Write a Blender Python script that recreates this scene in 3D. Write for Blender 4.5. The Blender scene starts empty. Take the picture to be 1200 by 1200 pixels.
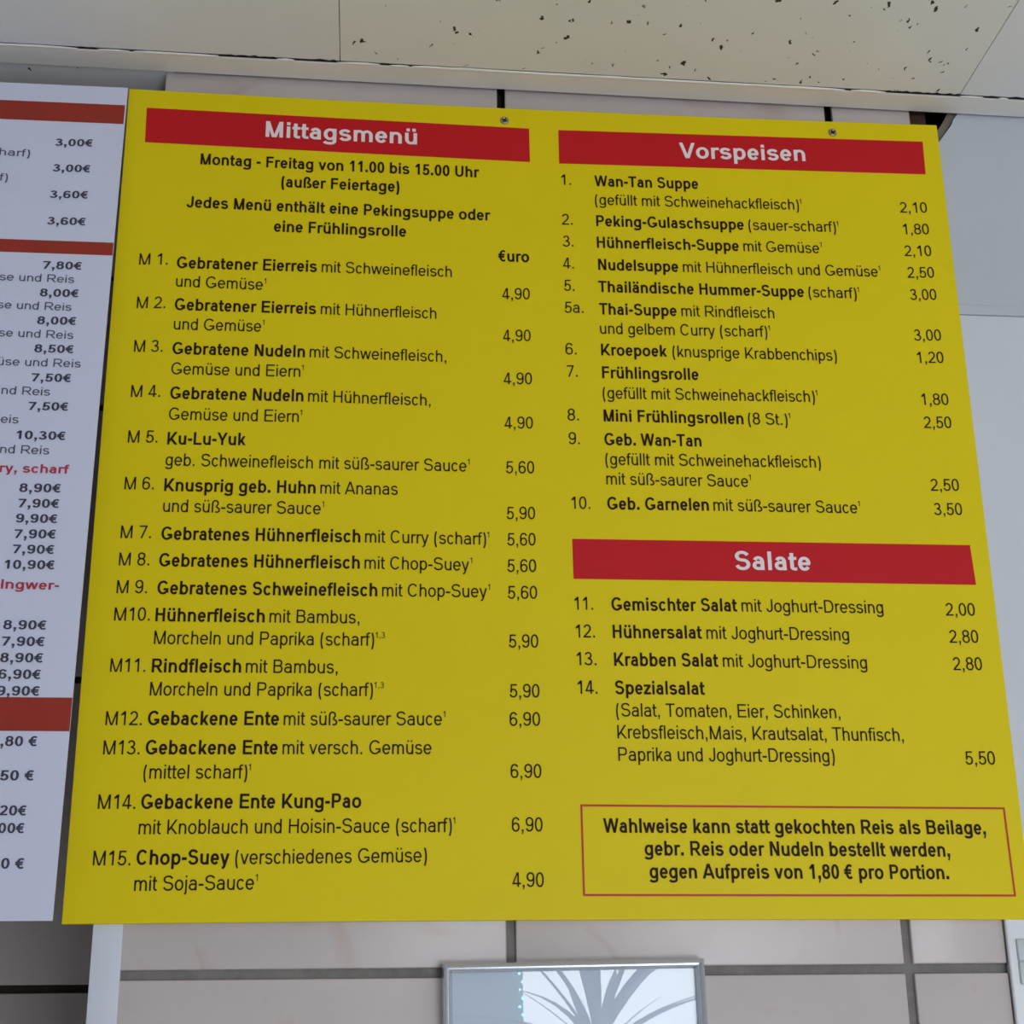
import bpy, bmesh, math, random
from mathutils import Matrix, Vector

# ------------------------------------------------------------------ camera, world, lights, exposure
# World frame: x along the tiled wall, y into the wall, z up; origin at the lower left
# corner of the yellow board's face.  Metres.
scene = bpy.context.scene
COL = scene.collection

cam_data = bpy.data.cameras.new('camera')
cam_data.sensor_width = 36.0
cam_data.lens = 54.0
cam_data.clip_start = 0.02
cam = bpy.data.objects.new('camera', cam_data)
COL.objects.link(cam)
cam.matrix_world = Matrix(((0.995489, -0.019236, -0.092903, 0.235872),
                           (-0.094002, -0.332427, -0.938433, -1.292267),
                           (-0.012832, 0.942933, -0.332736, -0.104062),
                           (0, 0, 0, 1)))
scene.camera = cam

FLOOR_Z, ROOM_X0, ROOM_X1, FRONT_Y = -1.70, -2.0, 2.5, -3.3
world = bpy.data.worlds.new('overcast')
scene.world = world
world.use_nodes = True
world.node_tree.nodes['Background'].inputs[0].default_value = (0.75, 0.85, 1.0, 1)
world.node_tree.nodes['Background'].inputs[1].default_value = 1.0

WIN = ((0.655, 1.95),)          # the street window behind the camera, the one the picture glass reflects
WIN_Z0, WIN_Z1 = -1.35, 0.30
for x0, x1 in WIN:                            # overcast daylight standing in that window
    ld = bpy.data.lights.new('window_front_offscreen', 'AREA')
    ld.shape = 'RECTANGLE'
    ld.size, ld.size_y = x1 - x0 - 0.06, WIN_Z1 - WIN_Z0 - 0.06
    ld.energy = 84.0 * (x1 - x0) / 2.0
    ld.color = (0.91, 0.955, 1.0)
    lo = bpy.data.objects.new('window_front_offscreen', ld)
    lo.location = ((x0 + x1) / 2, FRONT_Y - 0.13, (WIN_Z0 + WIN_Z1) / 2)
    lo.rotation_euler = (math.pi / 2, 0, 0)
    COL.objects.link(lo)

vs = scene.view_settings
vs.view_transform = 'Standard'
vs.look = 'None'
vs.exposure = -0.40
vs.gamma = 1.0
vs.use_curve_mapping = False

# ------------------------------------------------------------------ helpers
def link(o, parent=None):
    COL.objects.link(o)
    if parent is not None:
        o.parent = parent
    return o

def empty(name, loc=(0, 0, 0), rot=(0, 0, 0)):
    o = bpy.data.objects.new(name, None)
    o.empty_display_size = 0.05
    o.location = loc
    o.rotation_euler = rot
    return link(o)

def tag(o, label=None, cat=None, group=None, kind=None):
    for k, v in (('label', label), ('category', cat), ('group', group), ('kind', kind)):
        if v:
            o[k] = v
    return o

def obj(name, bm, m, parent=None, smooth=False, loc=(0, 0, 0)):
    me = bpy.data.meshes.new(name)
    if smooth:
        for f in bm.faces:
            f.smooth = True
    bm.to_mesh(me)
    bm.free()
    me.materials.append(m)
    o = bpy.data.objects.new(name, me)
    o.location = loc
    return link(o, parent)

def add_box(bm, x0, x1, y0, y1, z0, z1):
    vs_ = [bm.verts.new((x, y, z)) for x in (x0, x1) for y in (y0, y1) for z in (z0, z1)]
    for idx in ((0, 1, 3, 2), (4, 6, 7, 5), (0, 4, 5, 1), (2, 3, 7, 6), (0, 2, 6, 4), (1, 5, 7, 3)):
        bm.faces.new([vs_[i] for i in idx])
    return vs_

def box(x0, x1, y0, y1, z0, z1, bevel=0.0, seg=2):
    bm = bmesh.new()
    add_box(bm, x0, x1, y0, y1, z0, z1)
    bmesh.ops.recalc_face_normals(bm, faces=bm.faces)
    if bevel:
        bmesh.ops.bevel(bm, geom=list(bm.edges), offset=bevel, segments=seg, affect='EDGES', profile=0.6)
    return bm

def slab(pts, y0, y1, bevel=0.0):
    """polygon in the x-z plane given thickness from y0 (front) to y1 (back)"""
    bm = bmesh.new()
    a = [bm.verts.new((x, y0, z)) for x, z in pts]
    b = [bm.verts.new((x, y1, z)) for x, z in pts]
    bm.faces.new(a)
    bm.faces.new(b[::-1])
    n = len(pts)
    for i in range(n):
        bm.faces.new((a[i], b[i], b[(i + 1) % n], a[(i + 1) % n]))
    bmesh.ops.recalc_face_normals(bm, faces=bm.faces)
    if bevel:
        ed = [e for e in bm.edges if abs(e.verts[0].co.y - y0) < 1e-7 and abs(e.verts[1].co.y - y0) < 1e-7]
        bmesh.ops.bevel(bm, geom=ed, offset=bevel, segments=2, affect='EDGES', profile=0.6)
    return bm

def lathe(bm, prof, n=24, centre=(0, 0, 0), axis='Y'):
    rings = []
    for r, h in prof:
        ring = []
        for i in range(n):
            a = 2 * math.pi * i / n
            c, s = r * math.cos(a), r * math.sin(a)
            p = (c, h, s) if axis == 'Y' else (c, s, h)
            ring.append(bm.verts.new([p[k] + centre[k] for k in range(3)]))
        rings.append(ring)
    for r0, r1 in zip(rings, rings[1:]):
        for i in range(n):
            bm.faces.new((r0[i], r0[(i + 1) % n], r1[(i + 1) % n], r1[i]))
    bm.faces.new(rings[0])
    bm.faces.new(rings[-1])
    bmesh.ops.recalc_face_normals(bm, faces=bm.faces)

# ------------------------------------------------------------------ materials
def s2l(c):
    return tuple((v / 12.92 if v <= 0.04045 else ((v + 0.055) / 1.055) ** 2.4) for v in (q / 255 for q in c))

def nodes_of(name):
    m = bpy.data.materials.new(name)
    m.use_nodes = True
    nt = m.node_tree
    return m, nt, nt.nodes['Principled BSDF']

def N(nt, kind, **kw):
    n = nt.nodes.new(kind)
    for k, v in kw.items():
        if k.startswith('i_'):
            n.inputs[k[2:].replace('_', ' ')].default_value = v
        else:
            setattr(n, k, v)
    return n

def ramp(nt, stops, interp='LINEAR'):
    r = nt.nodes.new('ShaderNodeValToRGB')
    r.color_ramp.interpolation = interp
    el = r.color_ramp.elements
    while len(el) > 1:
        el.remove(el[-1])
    el[0].position, el[0].color = stops[0][0], (*stops[0][1], 1)
    for p, c in stops[1:]:
        e = el.new(p)
        e.color = (*c, 1)
    return r

def painted(name, rgb, rough=0.5, var=0.06, scale=6.0, bump=0.0, bscale=400.0, metal=0.0, spec=0.5, coat=0.0):
    """solid colour with a faint mottling and an optional fine relief"""
    m, nt, b = nodes_of(name)
    c = s2l(rgb)
    tc = N(nt, 'ShaderNodeTexCoord')
    no = N(nt, 'ShaderNodeTexNoise', i_Scale=scale, i_Detail=5.0, i_Roughness=0.6)
    nt.links.new(tc.outputs['Object'], no.inputs['Vector'])
    r = ramp(nt, [(0.25, [v * (1 - var) for v in c]), (0.75, [min(1, v * (1 + var)) for v in c])])
    nt.links.new(no.outputs['Fac'], r.inputs['Fac'])
    nt.links.new(r.outputs['Color'], b.inputs['Base Color'])
    b.inputs['Roughness'].default_value = rough
    b.inputs['Metallic'].default_value = metal
    b.inputs['Specular IOR Level'].default_value = spec
    b.inputs['Coat Weight'].default_value = coat
    if bump:
        n2 = N(nt, 'ShaderNodeTexNoise', i_Scale=bscale, i_Detail=3.0)
        nt.links.new(tc.outputs['Object'], n2.inputs['Vector'])
        bp = N(nt, 'ShaderNodeBump', i_Strength=bump, i_Distance=0.002)
        nt.links.new(n2.outputs['Fac'], bp.inputs['Height'])
        nt.links.new(bp.outputs['Normal'], b.inputs['Normal'])
    return m

def tile_material(name, rgb, vein, rough):
    """glazed stone-look wall tile: cloudy ground, a few soft veins, a shade of its own per tile"""
    m, nt, b = nodes_of(name)
    tc = N(nt, 'ShaderNodeTexCoord')
    oi = N(nt, 'ShaderNodeObjectInfo')
    off = N(nt, 'ShaderNodeVectorMath', operation='MULTIPLY_ADD')
    comb = N(nt, 'ShaderNodeCombineXYZ')
    for k in 'XYZ':
        nt.links.new(oi.outputs['Random'], comb.inputs[k])
    off.inputs[1].default_value = (17.0, 5.0, 29.0)
    nt.links.new(comb.outputs[0], off.inputs[0])
    nt.links.new(tc.outputs['Object'], off.inputs[2])
    n1 = N(nt, 'ShaderNodeTexNoise', i_Scale=5.0, i_Detail=7.0, i_Roughness=0.62, i_Distortion=0.8)
    n2 = N(nt, 'ShaderNodeTexNoise', i_Scale=9.0, i_Detail=3.0, i_Roughness=0.5, i_Distortion=2.2)
    nt.links.new(off.outputs[0], n1.inputs['Vector'])
    nt.links.new(off.outputs[0], n2.inputs['Vector'])
    c, v = s2l(rgb), s2l(vein)
    r1 = ramp(nt, [(0.3, [q * 0.94 for q in c]), (0.7, [min(1, q * 1.05) for q in c])])
    r2 = ramp(nt, [(0.60, (0, 0, 0)), (0.74, (0.55, 0.55, 0.55)), (0.86, (0, 0, 0))])
    nt.links.new(n1.outputs['Fac'], r1.inputs['Fac'])
    nt.links.new(n2.outputs['Fac'], r2.inputs['Fac'])
    mx = N(nt, 'ShaderNodeMix', data_type='RGBA')
    nt.links.new(r2.outputs['Color'], mx.inputs['Factor'])
    nt.links.new(r1.outputs['Color'], mx.inputs[6])
    mx.inputs[7].default_value = (*v, 1)
    hs = N(nt, 'ShaderNodeHueSaturation')
    mr = N(nt, 'ShaderNodeMapRange')
    mr.inputs['To Min'].default_value = 0.95
    mr.inputs['To Max'].default_value = 1.04
    nt.links.new(oi.outputs['Random'], mr.inputs['Value'])
    nt.links.new(mr.outputs[0], hs.inputs['Value'])
    nt.links.new(mx.outputs[2], hs.inputs['Color'])
    nt.links.new(hs.outputs['Color'], b.inputs['Base Color'])
    b.inputs['Roughness'].default_value = rough
    return m

def ceiling_material(name, rgb, density):
    """mineral-fibre ceiling panel: pale face pricked with short dark fissures and pin holes"""
    m, nt, b = nodes_of(name)
    tc = N(nt, 'ShaderNodeTexCoord')
    oi = N(nt, 'ShaderNodeObjectInfo')
    add = N(nt, 'ShaderNodeVectorMath', operation='ADD')
    nt.links.new(tc.outputs['Object'], add.inputs[0])
    nt.links.new(oi.outputs['Location'], add.inputs[1])
    wob = N(nt, 'ShaderNodeTexNoise', i_Scale=170.0, i_Detail=2.0)
    nt.links.new(add.outputs[0], wob.inputs['Vector'])
    sc = N(nt, 'ShaderNodeVectorMath', operation='MULTIPLY_ADD')
    nt.links.new(wob.outputs['Color'], sc.inputs[0])
    sc.inputs[1].default_value = (0.011, 0.011, 0.0)
    nt.links.new(add.outputs[0], sc.inputs[2])
    flat = N(nt, 'ShaderNodeVectorMath', operation='MULTIPLY')
    flat.inputs[1].default_value = (1.25, 0.62, 0)       # fissures run across the room
    nt.links.new(sc.outputs[0], flat.inputs[0])
    masks = []
    for scale, size, frac in ((64.0, 0.175, 0.95 * density), (92.0, 0.165, 0.85 * density)):
        v = N(nt, 'ShaderNodeTexVoronoi', i_Scale=scale)
        nt.links.new(flat.outputs[0], v.inputs['Vector'])
        sep = N(nt, 'ShaderNodeSeparateColor')
        nt.links.new(v.outputs['Color'], sep.inputs[0])
        rad = N(nt, 'ShaderNodeMath', operation='MULTIPLY')
        nt.links.new(sep.outputs[1], rad.inputs[0])
        rad.inputs[1].default_value = size
        near = N(nt, 'ShaderNodeMath', operation='LESS_THAN')
        nt.links.new(v.outputs['Distance'], near.inputs[0])
        nt.links.new(rad.outputs[0], near.inputs[1])
        pick = N(nt, 'ShaderNodeMath', operation='LESS_THAN')
        nt.links.new(sep.outputs[0], pick.inputs[0])
        pick.inputs[1].default_value = frac
        mul = N(nt, 'ShaderNodeMath', operation='MULTIPLY')
        nt.links.new(near.outputs[0], mul.inputs[0])
        nt.links.new(pick.outputs[0], mul.inputs[1])
        masks.append(mul)
    mxm = N(nt, 'ShaderNodeMath', operation='MAXIMUM')
    nt.links.new(masks[0].outputs[0], mxm.inputs[0])
    nt.links.new(masks[1].outputs[0], mxm.inputs[1])
    c = s2l(rgb)
    cloud = N(nt, 'ShaderNodeTexNoise', i_Scale=4.0, i_Detail=6.0)
    nt.links.new(add.outputs[0], cloud.inputs['Vector'])
    r = ramp(nt, [(0.3, [q * 0.95 for q in c]), (0.7, [min(1, q * 1.03) for q in c])])
    nt.links.new(cloud.outputs['Fac'], r.inputs['Fac'])
    mx = N(nt, 'ShaderNodeMix', data_type='RGBA')
    nt.links.new(mxm.outputs[0], mx.inputs['Factor'])
    nt.links.new(r.outputs['Color'], mx.inputs[6])
    mx.inputs[7].default_value = (*s2l((58, 56, 52)), 1)
    nt.links.new(mx.outputs[2], b.inputs['Base Color'])
    b.inputs['Roughness'].default_value = 0.9
    bp = N(nt, 'ShaderNodeBump', i_Strength=0.6, i_Distance=0.002, invert=True)
    nt.links.new(mxm.outputs[0], bp.inputs['Height'])
    nt.links.new(bp.outputs['Normal'], b.inputs['Normal'])
    return m

def glass_material(name):
    m, nt, b = nodes_of(name)
    nt.nodes.remove(b)
    tr = N(nt, 'ShaderNodeBsdfTransparent')
    gl = N(nt, 'ShaderNodeBsdfGlossy')
    gl.inputs['Roughness'].default_value = 0.0
    fr = N(nt, 'ShaderNodeFresnel', i_IOR=1.5)
    dbl = N(nt, 'ShaderNodeMath', operation='MULTIPLY')
    dbl.inputs[1].default_value = 2.0                 # both faces of the pane reflect
    nt.links.new(fr.outputs[0], dbl.inputs[0])
    mx = N(nt, 'ShaderNodeMixShader')
    nt.links.new(dbl.outputs[0], mx.inputs[0])
    nt.links.new(tr.outputs[0], mx.inputs[1])
    nt.links.new(gl.outputs[0], mx.inputs[2])
    nt.links.new(mx.outputs[0], nt.nodes['Material Output'].inputs['Surface'])
    return m

def glowing(name, rgb, strength):
    m, nt, b = nodes_of(name)
    b.inputs['Base Color'].default_value = (*s2l(rgb), 1)
    b.inputs['Emission Color'].default_value = (*s2l(rgb), 1)
    b.inputs['Emission Strength'].default_value = strength
    return m

MT = dict(
    tile=tile_material('wall_tile_glaze', (206, 195, 192), (190, 164, 152), 0.32),
    grout=painted('grey_grout', (134, 129, 126), 0.9, 0.22, 60, 0.5, 500),
    ceiling_fissured=ceiling_material('fissured_ceiling_panel', (238, 237, 232), 1.0),
    ceiling_plain=ceiling_material('plain_ceiling_panel', (236, 236, 235), 0.02),
    ceiling_sparse=ceiling_material('sparse_ceiling_panel', (237, 237, 236), 0.35),
    void=painted('dusty_void', (60, 50, 44), 0.95, 0.2, 30),
    trim=painted('cream_metal_angle', (236, 231, 224), 0.42, 0.04, 9),
    caulk=painted('white_caulk', (246, 243, 236), 0.35, 0.05, 40, 0.3, 200),
    plaster=painted('white_plaster', (198, 202, 210), 0.8, 0.05, 5, 0.25, 160),
    sheet_white=painted('white_wall_sheet', (216, 219, 227), 0.55, 0.03, 4),
    jamb=painted('white_lacquered_strip', (222, 226, 238), 0.4, 0.03, 8),
    wood=painted('old_batten_wood', (74, 52, 40), 0.85, 0.3, 25, 0.5, 200),
    broken=painted('broken_plaster_edge', (128, 118, 110), 0.95, 0.2, 60, 0.6, 300),
    mould=painted('black_mould', (34, 30, 28), 0.95, 0.3, 120),
    floor=painted('beige_floor', (228, 226, 226), 0.5, 0.05, 2),
    room=painted('pale_room_paint', (238, 238, 238), 0.85, 0.03, 3),
    yellow=painted('yellow_sign_face', (238, 214, 2), 0.5, 0.018, 7, 0.06, 900, spec=0.25),
    red=painted('red_print', (206, 22, 32), 0.5, 0.03, 12, spec=0.25),
    line_red=painted('red_rule_print', (196, 44, 18), 0.45, 0.03, 12, spec=0.4),
    ink=painted('dark_print', (44, 18, 6), 0.55, 0.05, 30, spec=0.18),
    white_ink=painted('white_print', (250, 236, 238), 0.45, 0.02, 30, spec=0.4),
    steel=painted('zinc_screw', (170, 160, 140), 0.38, 0.15, 300, metal=0.85),
    paper=painted('laminated_paper', (224, 226, 248), 0.22, 0.012, 5, 0.22, 22, spec=0.5),
    poster_red=painted('rust_red_print', (164, 48, 28), 0.35, 0.05, 20),
    poster_ink=painted('slate_print', (66, 62, 84), 0.4, 0.05, 30),
    poster_text=painted('slate_text_print', (84, 80, 100), 0.4, 0.05, 30),
    poster_pink=painted('crimson_text_print', (190, 50, 74), 0.4, 0.05, 30),
    silver=painted('brushed_silver', (214, 216, 222), 0.22, 0.03, 60, metal=0.9),
    print=painted('pale_blue_print', (226, 236, 250), 0.6, 0.03, 6),
    board=painted('grey_backing_board', (120, 116, 110), 0.8, 0.1, 20),
    glass=glass_material('clear_pane'),
    switch=painted('white_switch_plastic', (236, 237, 242), 0.35, 0.02, 10),
    rocker=painted('grey_green_rocker', (196, 206, 208), 0.35, 0.02, 10),
    leaf=painted('palm_leaf', (70, 98, 56), 0.4, 0.2, 12),
    stem=painted('palm_stem', (120, 100, 70), 0.9, 0.2, 40, 0.6, 80),
    pot=painted('grey_pot', (120, 120, 122), 0.5, 0.06, 8),
    soil=painted('potting_soil', (62, 46, 36), 0.95, 0.3, 60),
    wire=painted('clear_wire', (180, 190, 190), 0.4, 0.05, 20),
    bulb=glowing('teal_bulb', (90, 240, 232), 26.0),
)

# ------------------------------------------------------------------ lettering: a grotesque drawn from strokes
# Every glyph is built on a 1000 unit em (cap height 716, x-height 519) from stems, bars, diagonals and
# curved ribbons whose weight is a parameter, so plain and bold come from one drawing.
CAPH, XH, DESC = 716.0, 519.0, -208.0
ADV = {}
for chars, r, b in ((' ,.', 278, 278), ('()-', 333, 333), ('0123456789€', 556, 556), ('A', 667, 722), ('B', 667, 722), ('CDHNRU', 722, 722),
                    ('E', 667, 667), ('FT', 611, 611), ('G', 778, 778), ('I', 278, 278), ('J', 500, 556), ('K', 667, 722), ('L', 556, 611), ('M', 833, 833),
                    ('PSVY', 667, 667), ('W', 944, 944), ('ae', 556, 556), ('ä', 556, 556), ('bdghnopuü', 556, 611), ('cksvxy', 500, 556),
                    ('z', 500, 500), ('f', 278, 333), ('ijl', 222, 278), ('m', 833, 889), ('r', 333, 389), ('t', 278, 333), ('w', 722, 778), ('ß', 611, 611)):
    for ch in chars:
        ADV[ch] = (r, b)

def glyph(ch, bold):
    """list of polygons (convex pieces) of one character"""
    wv, wh = (144.0, 114.0) if bold else (95.0, 81.0)
    sx, sy = wv / 2, wh / 2
    A = ADV[ch][1 if bold else 0]
    class Pieces(list):
        layer = 0
        def append(self, poly):
            list.append(self, (self.layer, poly))

    out = Pieces()

    def rect(x0, y0, x1, y1):
        out.layer += 1
        out.append([(x0, y0), (x1, y0), (x1, y1), (x0, y1)])

    def stem(x, y0, y1):
        rect(x - sx, y0, x + sx, y1)

    def bar(x0, x1, y):
        rect(x0, y - sy, x1, y + sy)

    def dg(xa, ya, xb, yb, k=1.0):
        h = k * wv * math.hypot(xb - xa, yb - ya) / abs(yb - ya) / 2
        out.layer += 1
        out.append([(xa - h, ya), (xa + h, ya), (xb + h, yb), (xb - h, yb)])

    def rib(pts, closed=False):
        out.layer += 1
        n = len(pts)
        side = []
        for i in range(n):
            if closed:
                p, q = pts[i - 1], pts[(i + 1) % n]
            else:
                p, q = pts[max(0, i - 1)], pts[min(n - 1, i + 1)]
            dx, dy = q[0] - p[0], q[1] - p[1]
            d = math.hypot(dx, dy) or 1.0
            nx, ny = -dy / d, dx / d
            h = math.hypot(sx * nx, sy * ny)
            side.append(((pts[i][0] + nx * h, pts[i][1] + ny * h), (pts[i][0] - nx * h, pts[i][1] - ny * h)))
        for i in range(n if closed else n - 1):
            a, b = side[i], side[(i + 1) % n]
            out.append([a[0], a[1], b[1], b[0]])

    def arc(cx, cy, rx, ry, a0, a1, e=2.25, n=None):
        n = n or max(4, int(abs(a1 - a0) / 15))
        e = 2 + (e - 2) * 0.45
        res = []
        for i in range(n + 1):
            t = math.radians(a0 + (a1 - a0) * i / n)
            c, s = math.cos(t), math.sin(t)
            res.append((cx + rx * math.copysign(abs(c) ** (2 / e), c), cy + ry * math.copysign(abs(s) ** (2 / e), s)))
        return res

    def ring(l, r, y0, y1, e=2.25):
        rib(arc((l + r) / 2, (y0 + y1) / 2, (r - l) / 2 - sx, (y1 - y0) / 2 - sy, 0, 360, e, 28)[:-1], True)

    def dots(xc, y):
        for s in (-1, 1):
            g = 100 if not bold else 118
            rect(xc + s * g - sx * 0.95, y, xc + s * g + sx * 0.95, y + wv * 0.92)

    def arch(xl, xr, base=0.0):
        ry = 0.36 * XH
        rib(arc((xl + xr) / 2, XH + 8 - sy - ry, (xr - xl) / 2, ry, 172, 0, 2.5, 10) + [(xr, base)])

    o = 11.0                                            # overshoot of round forms
    sb = 66.0 if not bold else 64.0
    L, R = sb + sx, A - sb - sx + (2 if not bold else 0)
    rl, rr = 38.0, A - 40.0                             # ink limits of round lower-case letters
    mid = A / 2
    if ch in 'äü':
        dots(mid, CAPH - wv * 0.92)
        ch = {'ä': 'a', 'ü': 'u'}[ch]

    if ch == ' ':
        pass
    elif ch in '.,':
        w = wv * 1.12
        x = mid - w / 2
        rect(x, 0, x + w, w)
        if ch == ',':
            out.append([(x + w * 0.45, 4), (x + w, 4), (x + w * 0.55, -wv * 1.4), (x + w * 0.05, -wv * 1.15)])
    elif ch == '-':
        rect(32, 215, A - 32, 215 + wh * 1.18)
    elif ch in '()':
        pts = arc(A * 0.92, (CAPH + DESC) / 2 + 5, A * 0.92 - 62 - sx, (CAPH - DESC) / 2 + 60, 122, 238, 2.0, 12)
        rib(pts if ch == '(' else [(A - x, y) for x, y in pts])
    elif ch == '0':
        ring(42, A - 42, -o, CAPH + o - 4, 2.35)
    elif ch == '1':
        stem(A * 0.60, 0, CAPH)
        out.append([(A * 0.60, CAPH), (A * 0.60 - sx, CAPH), (A * 0.20, CAPH * 0.79), (A * 0.20, CAPH * 0.79 - wh * 1.05), (A * 0.60, CAPH * 0.79)])
    elif ch == '2':
        cx = A * 0.5
        pts = arc(cx, CAPH * 0.705, cx - 50 - sx, CAPH * 0.295 - sy + 8, 168, -28, 2.15, 14)
        x, y = pts[-1]
        rib(pts + [(x - 60, y - 95), (A * 0.36, CAPH * 0.235), (A * 0.19, CAPH * 0.10), (A * 0.165, sy)])
        bar(30, A - 50, sy)
    elif ch == '3':
        cx = A * 0.47
        rib(arc(cx, CAPH * 0.745, cx - 52 - sx, CAPH * 0.255 - sy + 8, 165, -75, 2.15, 14) + [(cx - 30, CAPH * 0.53)])
        rib([(cx - 30, CAPH * 0.535)] + arc(cx, CAPH * 0.275, A - 42 - sx - cx, CAPH * 0.285 - sy, 85, -165, 2.15, 15))
    elif ch == '4':
        stem(A * 0.66, 0, CAPH)
        bar(22, A - 26, CAPH * 0.235)
        dg(A * 0.13, CAPH * 0.24, A * 0.60, CAPH, 0.80)
    elif ch == '5':
        bar(A * 0.20, A - 62, CAPH - sy - 4)
        dg(A * 0.135 + sx, CAPH * 0.37, A * 0.20 + sx, CAPH - 4, 0.95)
        cx = A * 0.48
        rib([(A * 0.135 + sx * 1.2, CAPH * 0.42)] + arc(cx, CAPH * 0.325, A - 42 - sx - cx, CAPH * 0.335 - sy, 118, -163, 2.2, 16))
    elif ch in '69':
        res0 = len(out)
        ring(42, A - 42, -o, CAPH * 0.635, 2.2)
        cx = A * 0.52
        rib([(42 + sx, CAPH * 0.30)] + arc(cx, CAPH * 0.60, cx - 42 - sx, CAPH * 0.40 - sy + 8, 180, 30, 2.3, 12))
        if ch == '9':
            for i in range(res0, len(out)):
                out[i] = (out[i][0], [(A - x, CAPH - y) for x, y in out[i][1]])
    elif ch == '7':
        bar(46, A - 46, CAPH - sy - 6)
        dg(A * 0.33, 0, A - 52 - sx, CAPH - wh, 0.95)
    elif ch == '8':
        ring(58, A - 58, CAPH * 0.47 - 0, CAPH + o - 4, 2.15)
        ring(38, A - 38, -o, CAPH * 0.47 + wh, 2.15)
    elif ch == '€':
        cx = A * 0.60
        rib(arc(cx, CAPH / 2, cx - 70 - sx, CAPH / 2 + o - sy, 52, 308, 2.15, 18))
        bar(0, A * 0.78, CAPH * 0.60)
        bar(0, A * 0.73, CAPH * 0.41)
    elif ch == 'A':
        h = wv * 0.52
        dg(sx * 1.05, 0, mid - sx * 0.15, CAPH, 0.97)
        dg(A - sx * 1.05, 0, mid + sx * 0.15, CAPH, 0.97)
        bar(A * 0.22, A * 0.78, CAPH * 0.285)
    elif ch in 'BPR':
        l = 74 + sx
        stem(l, 0, CAPH)
        r = A - (52 if ch != 'R' else 66) - sx
        ym = CAPH * (0.535 if ch == 'B' else 0.455)
        yt = CAPH - sy
        rr_ = r - (0 if ch != 'B' else 26)
        rib([(l, yt)] + arc(rr_ - 150, (yt + ym) / 2, 150, (yt - ym) / 2, 90, -90, 2.1, 12) + [(l, ym)])
        if ch == 'B':
            rib([(l, ym)] + arc(r - 170, (ym + sy) / 2, 170, (ym - sy) / 2, 90, -90, 2.1, 12) + [(l, sy)])
        if ch == 'R':
            dg(A - 4 - wv * 0.62, 0, A * 0.52, ym, 0.92)
    elif ch in 'CG':
        r = A - 44
        rib(arc(46 + (r - 46) / 2, CAPH / 2, (r - 46) / 2 - sx, CAPH / 2 + o - sy, 38, 322, 2.15, 20))
        if ch == 'G':
            bar(A * 0.53, A - 62, CAPH * 0.375)
            rect(A - 62 - wv, CAPH * 0.12, A - 62, CAPH * 0.375 + sy)
    elif ch == 'D':
        l, r = 78 + sx, A - 48 - sx
        stem(l, 0, CAPH)
        rib([(l, CAPH - sy)] + arc(r - 260, CAPH / 2, 260, CAPH / 2 - sy, 90, -90, 2.15, 16) + [(l, sy)])
    elif ch in 'EF':
        l = 78 + sx
        stem(l, 0, CAPH)
        bar(l, A - 50, CAPH - sy)
        bar(l, A - 75, CAPH * 0.52)
        if ch == 'E':
            bar(l, A - 44, sy)
    elif ch == 'H':
        stem(78 + sx, 0, CAPH)
        stem(A - 78 - sx, 0, CAPH)
        bar(78, A - 78, CAPH * 0.535)
    elif ch == 'I':
        stem(mid, 0, CAPH)
    elif ch == 'J':
        x = A - 62 - sx
        rib([(x, CAPH), (x, CAPH * 0.34)] + arc((x + 32 + sx) / 2, CAPH * 0.30, (x - 32 - sx) / 2, CAPH * 0.30 + o - sy, 0, -172, 2.2, 12))
    elif ch == 'K':
        stem(76 + sx, 0, CAPH)
        dg(76 + sx * 1.6, CAPH * 0.24, A - 30 - wv * 0.62, CAPH, 0.95)
        dg(A - 4 - wv * 0.58, 0, 76 + sx * 1.6 + 0.30 * (A - 106 - wv * 0.62 - sx * 1.6) + sx * 0.1, CAPH * 0.47, 0.95)
    elif ch == 'L':
        stem(74 + sx, 0, CAPH)
        bar(74, A - 32, sy)
    elif ch == 'M':
        stem(74 + sx, 0, CAPH)
        stem(A - 74 - sx, 0, CAPH)
        dg(mid - sx * 0.35, 0, 74 + sx * 1.15, CAPH, 0.92)
        dg(mid + sx * 0.35, 0, A - 74 - sx * 1.15, CAPH, 0.92)
    elif ch == 'N':
        stem(76 + sx, 0, CAPH)
        stem(A - 76 - sx, 0, CAPH)
        dg(A - 76 - sx * 1.2, 0, 76 + sx * 1.2, CAPH, 0.95)
    elif ch == 'S':
        l, r = 46 + sx, A - 46 - sx
        cx = (l + r) / 2
        ym = CAPH * 0.525
        up = arc(cx - 4, (CAPH + o - sy + ym) / 2, (r - l) / 2 - 16, (CAPH + o - sy - ym) / 2, 14, 250, 2.1, 16)
        lo = arc(cx + 4, (ym - o + sy) / 2, (r - l) / 2, (ym + o - sy) / 2, 70, -168, 2.1, 16)
        rib(up + lo)
    elif ch == 'T':
        stem(mid, 0, CAPH)
        bar(20, A - 20, CAPH - sy)
    elif ch == 'U':
        l, r = 76 + sx, A - 76 - sx
        rib([(l, CAPH), (l, CAPH * 0.38)] + arc(mid, CAPH * 0.36, (r - l) / 2, CAPH * 0.36 + o - sy, 180, 360, 2.3, 14) + [(r, CAPH)])
    elif ch == 'V':
        dg(mid - sx * 0.15, 0, sx * 1.05, CAPH, 0.97)
        dg(mid + sx * 0.15, 0, A - sx * 1.05, CAPH, 0.97)
    elif ch == 'W':
        q = A * 0.275
        for x0, x1 in ((q, 8 + sx), (q + sx * 0.1, mid - sx * 0.1), (A - q - sx * 0.1, mid + sx * 0.1), (A - q, A - 8 - sx)):
            dg(x0, 0, x1, CAPH, 0.95)
    elif ch == 'Y':
        stem(mid, 0, CAPH * 0.44)
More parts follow.
